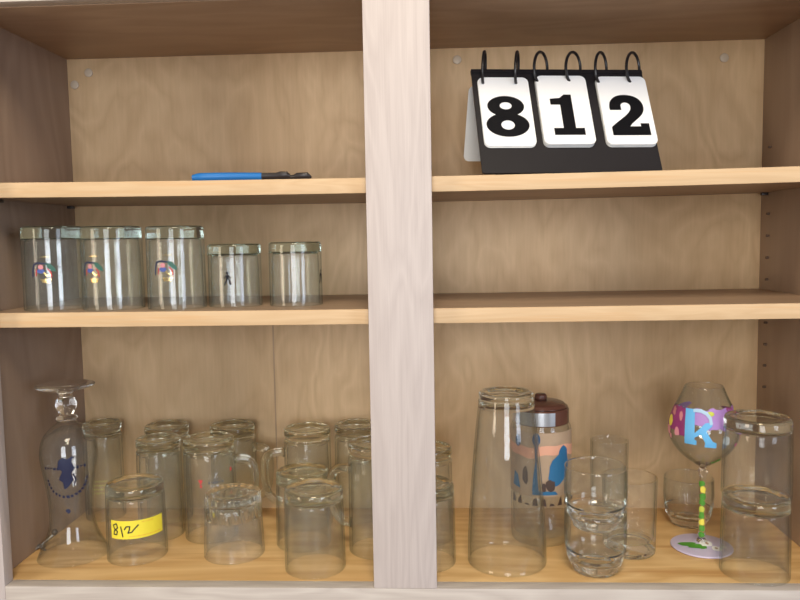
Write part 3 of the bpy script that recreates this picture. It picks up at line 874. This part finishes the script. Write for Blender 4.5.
def rrect(u0, u1, v0, v1, r, n=5):
    out = []
    for cx, cy, a in ((u1 - r, v0 + r, -PI / 2), (u1 - r, v1 - r, 0), (u0 + r, v1 - r, PI / 2), (u0 + r, v0 + r, PI)):
        out += [(cx + r * math.cos(a + PI / 2 * k / n), cy + r * math.sin(a + PI / 2 * k / n)) for k in range(n + 1)]
    return out

bm = bmesh.new(); slab(bm, rrect(PU0, PU1, .0016, PT, .004), F, -.0025, 0); finish(bm, 'front_board', BLACKPL, sign, sharp=30)
bm = bmesh.new(); slab(bm, rrect(PU0 + .045, PU1 - .045, 0.0, PT - .0045, .004), lambda u, v, w: Bk(u, v, w), 0, .0025); finish(bm, 'rear_board', BLACKPL, sign, sharp=30)
bm = bmesh.new(); slab(bm, [(PU0, -.004), (PU1, -.004), (PU1, .0015), (PU0, .0015)], lambda u, v, w: F(u, PT + v, w), -.0045, .001); finish(bm, 'ridge_strip', BLACKPL, sign, sharp=30)

CW, CH, CT = 0.0644, 0.1014, 0.1390
def ellipse(cx, cy, rx, ry, n=36): return [(cx + rx * math.cos(2 * PI * k / n), cy + ry * math.sin(2 * PI * k / n)) for k in range(n)]
def ring_shape(bm, outer, inner, fn, w):
    a = [bm.verts.new(fn(u, v, w)) for u, v in outer]; b = [bm.verts.new(fn(u, v, w)) for u, v in inner]
    n = len(a)
    for k in range(n): bm.faces.new((a[k], a[(k + 1) % n], b[(k + 1) % n], b[k]))
def fillpoly(bm, poly, fn, w):
    from mathutils.geometry import tessellate_polygon
    vs = [bm.verts.new(fn(u, v, w)) for u, v in poly]
    for t in tessellate_polygon([[Vector((u, v, 0)) for u, v in poly]]):
        bm.faces.new([vs[i] for i in t])
def bez(p0, p1, p2, p3, n=10):
    return [tuple((1 - t) ** 3 * Vector(p0) + 3 * (1 - t) ** 2 * t * Vector(p1) + 3 * (1 - t) * t * t * Vector(p2) + t ** 3 * Vector(p3)) for t in [k / n for k in range(n)]]

def digit(bm, d, fn, w):
    """slab digits in a 1 x 1 box"""
    if d == '8':
        ring_shape(bm, ellipse(.50, .745, .415, .255), ellipse(.50, .755, .135, .088), fn, w)
        ring_shape(bm, ellipse(.50, .290, .480, .290), ellipse(.50, .285, .150, .112), fn, w + .00004)
    elif d == '1':
        fillpoly(bm, [(.06, 0), (.98, 0), (.98, .17), (.72, .17), (.72, 1.0), (.50, 1.0), (.36, .915), (.06, .895), (.06, .745), (.35, .745), (.35, .17), (.06, .17)], fn, w)
    else:
        o = [(.05, .62)] + bez((.05, .62), (.02, .86), (.20, 1.0), (.48, 1.0)) + bez((.48, 1.0), (.78, 1.0), (.94, .87), (.94, .69)) \
            + bez((.94, .69), (.94, .50), (.74, .42), (.50, .235)) + [(.50, .215), (.78, .215), (.78, .29), (1.0, .29), (1.0, 0), (.02, 0), (.02, .20)] \
            + bez((.02, .20), (.30, .42), (.60, .53), (.60, .70)) + bez((.60, .70), (.60, .84), (.34, .84), (.34, .70)) + [(.35, .62)]
        fillpoly(bm, o[1:], fn, w)

def flip_stack(u0, d, dw, thick, dv=0.0):
    """pile of cards hanging on the front with the printed one on top"""
    v1, v0 = CT + dv, CT - CH + dv
    bm = bmesh.new()
    n = max(1, int(thick / .0012))
    for k in range(n):
        slab(bm, rrect(u0 - .0005, u0 + CW - .0005, v0 - .0015 * (n - k) / n, v1, .0075), F, .0006 + .0012 * k, .0006 + .0012 * k + .0009, 0)
    finish(bm, 'card_pile', CARDEDGE, sign, sharp=30)
    top = .0006 + .0012 * n
    bm = bmesh.new(); slab(bm, rrect(u0, u0 + CW, v0, v1, .0075), F, top, top + .0009)
    c = finish(bm, 'number_card', WHITECARD, sign, sharp=30); c['label'] = 'white card printed with a black ' + d
    bm = bmesh.new()
    du, wd, dh = dw
    digit(bm, d, lambda a, b, w: F(u0 + du + wd * a, v0 + .0130 + dh * b, w), top + .0011)
    bmesh.ops.solidify(bm, geom=bm.faces[:], thickness=0.00005)
    finish(bm, 'digit', INK, c, smooth=False)
    # the two rings
    for ru in (u0 + .0095, u0 + CW - .0125):
        bm = bmesh.new()
        cen = F(ru, PT - .0010, .0035); pts = []
        tilt = (0.30, 0.35, 0.75, 0.85, 0.75, 0.85)[len([c for c in sign.children if c.name.startswith('ring')])]
        for k in range(40):
            a = 2 * PI * k / 40
            e1 = Vector((math.sin(tilt), math.cos(tilt) * 1.0, 0)); e2 = Vector((0.10, sL * .5, 1)).normalized()
            pts.append(cen + Vector((0, 0, .0020)) + e1 * .0180 * math.cos(a) + e2 * .0215 * math.sin(a))
        tube(bm, pts, .0019, 8, closed=True)
        finish(bm, 'ring', RINGM, sign)
    # flipped cards hanging behind
    bm = bmesh.new()
    for k in range(2):
        slab(bm, rrect(u0 - .0065, u0 + CW - .0065, .020, .020 + CH, .0075), lambda u, v, w: Bk(u, v, w), .0032 + .0012 * k, .0041 + .0012 * k)
    finish(bm, 'flipped_card', CARDEDGE, sign, sharp=30)
flip_stack(-0.0071, '8', (.0035, .0560, .0600), .0012)
flip_stack(0.0663, '1', (.0115, .042, .0595), .0050)
flip_stack(0.1452, '2', (.0080, .0495, .0600), .0042)

# ------------------------------------------------------------------ light
w = bpy.data.worlds.new('kitchen_light'); S.world = w; w.use_nodes = True
nt = w.node_tree
bg = nt.nodes['Background']
tc = nt.nodes.new('ShaderNodeTexCoord'); sep = nt.nodes.new('ShaderNodeSeparateXYZ')
nt.links.new(tc.outputs['Generated'], sep.inputs[0])
mr = nt.nodes.new('ShaderNodeMapRange'); mr.inputs['From Min'].default_value = -1; mr.inputs['From Max'].default_value = 1
nt.links.new(sep.outputs['Z'], mr.inputs['Value'])
rp = nt.nodes.new('ShaderNodeValToRGB')
e = rp.color_ramp.elements
e[0].position = 0.0; e[0].color = (0.20, 0.16, 0.13, 1)
e[1].position = 1.0; e[1].color = (0.85, 0.82, 0.78, 1)
m1 = e.new(0.42); m1.color = (0.28, 0.25, 0.23, 1)
m2 = e.new(0.66); m2.color = (0.48, 0.46, 0.45, 1)
nt.links.new(mr.outputs[0], rp.inputs[0]); nt.links.new(rp.outputs[0], bg.inputs['Color'])
bg.inputs['Strength'].default_value = 0.42

def area(name, loc, aim, sx, sy, power, col):
    l = bpy.data.lights.new(name, 'AREA'); l.shape = 'RECTANGLE'; l.size = sx; l.size_y = sy
    l.energy = power; l.color = col
    o = bpy.data.objects.new(name, l); COL.objects.link(o)
    o.location = loc
    o.rotation_euler = (Vector(aim) - Vector(loc)).to_track_quat('-Z', 'Y').to_euler()
    return o
area('window_daylight', (-0.05, -3.3, 0.10), (0, 0, -0.05), 1.1, 1.5, 72, (0.92, 0.95, 1.0))
area('window_daylight', (2.4, -2.5, 0.15), (-0.1, 0.1, -0.05), 0.9, 1.4, 46, (0.74, 0.83, 1.0))
area('side_window_daylight', (-2.3, -1.7, 0.2), (0, 0.1, -0.1), 0.7, 1.3, 34, (1.0, 0.84, 0.64))
area('ceiling_lamp', (0.1, -1.3, 1.45), (0, 0, -0.1), 0.6, 0.6, 42, (1.0, 0.86, 0.66))
for k in range(4):
    l = bpy.data.lights.new('lamp_bulb', 'POINT'); l.energy = 0.5; l.shadow_soft_size = 0.03; l.color = (1, 0.8, 0.55)
    o = bpy.data.objects.new('lamp_bulb', l); COL.objects.link(o)
    o.location = (0.65 + 0.16 * (k % 2), -2.2 - 0.12 * (k // 2), 1.0 + .1 * (k % 2))

# ------------------------------------------------------------------ camera
cd = bpy.data.cameras.new('camera'); cam = bpy.data.objects.new('camera', cd); COL.objects.link(cam)
pit, yaw, rol = -0.08191, 0.04737, -0.01698
fw = Vector((-math.sin(yaw) * math.cos(pit), math.cos(yaw) * math.cos(pit), math.sin(pit)))
r0 = Vector((math.cos(yaw), math.sin(yaw), 0)); u0 = r0.cross(fw)
rr = r0 * math.cos(rol) + u0 * math.sin(rol); uu = u0 * math.cos(rol) - r0 * math.sin(rol)
Mx = Matrix((rr, uu, -fw)).transposed().to_4x4(); Mx.translation = CAM
cam.matrix_world = Mx
cd.sensor_width = 36; cd.lens = 741.06 / 800 * 36; cd.clip_start = 0.01
S.camera = cam

S.view_settings.view_transform = 'Standard'; S.view_settings.look = 'None'
S.view_settings.exposure = -0.53; S.view_settings.gamma = 1.0; S.view_settings.use_curve_mapping = False
S.cycles.max_bounces = 32; S.cycles.transmission_bounces = 32; S.cycles.glossy_bounces = 8; S.cycles.diffuse_bounces = 6
S.cycles.transparent_max_bounces = 64
S.cycles.use_denoising = True
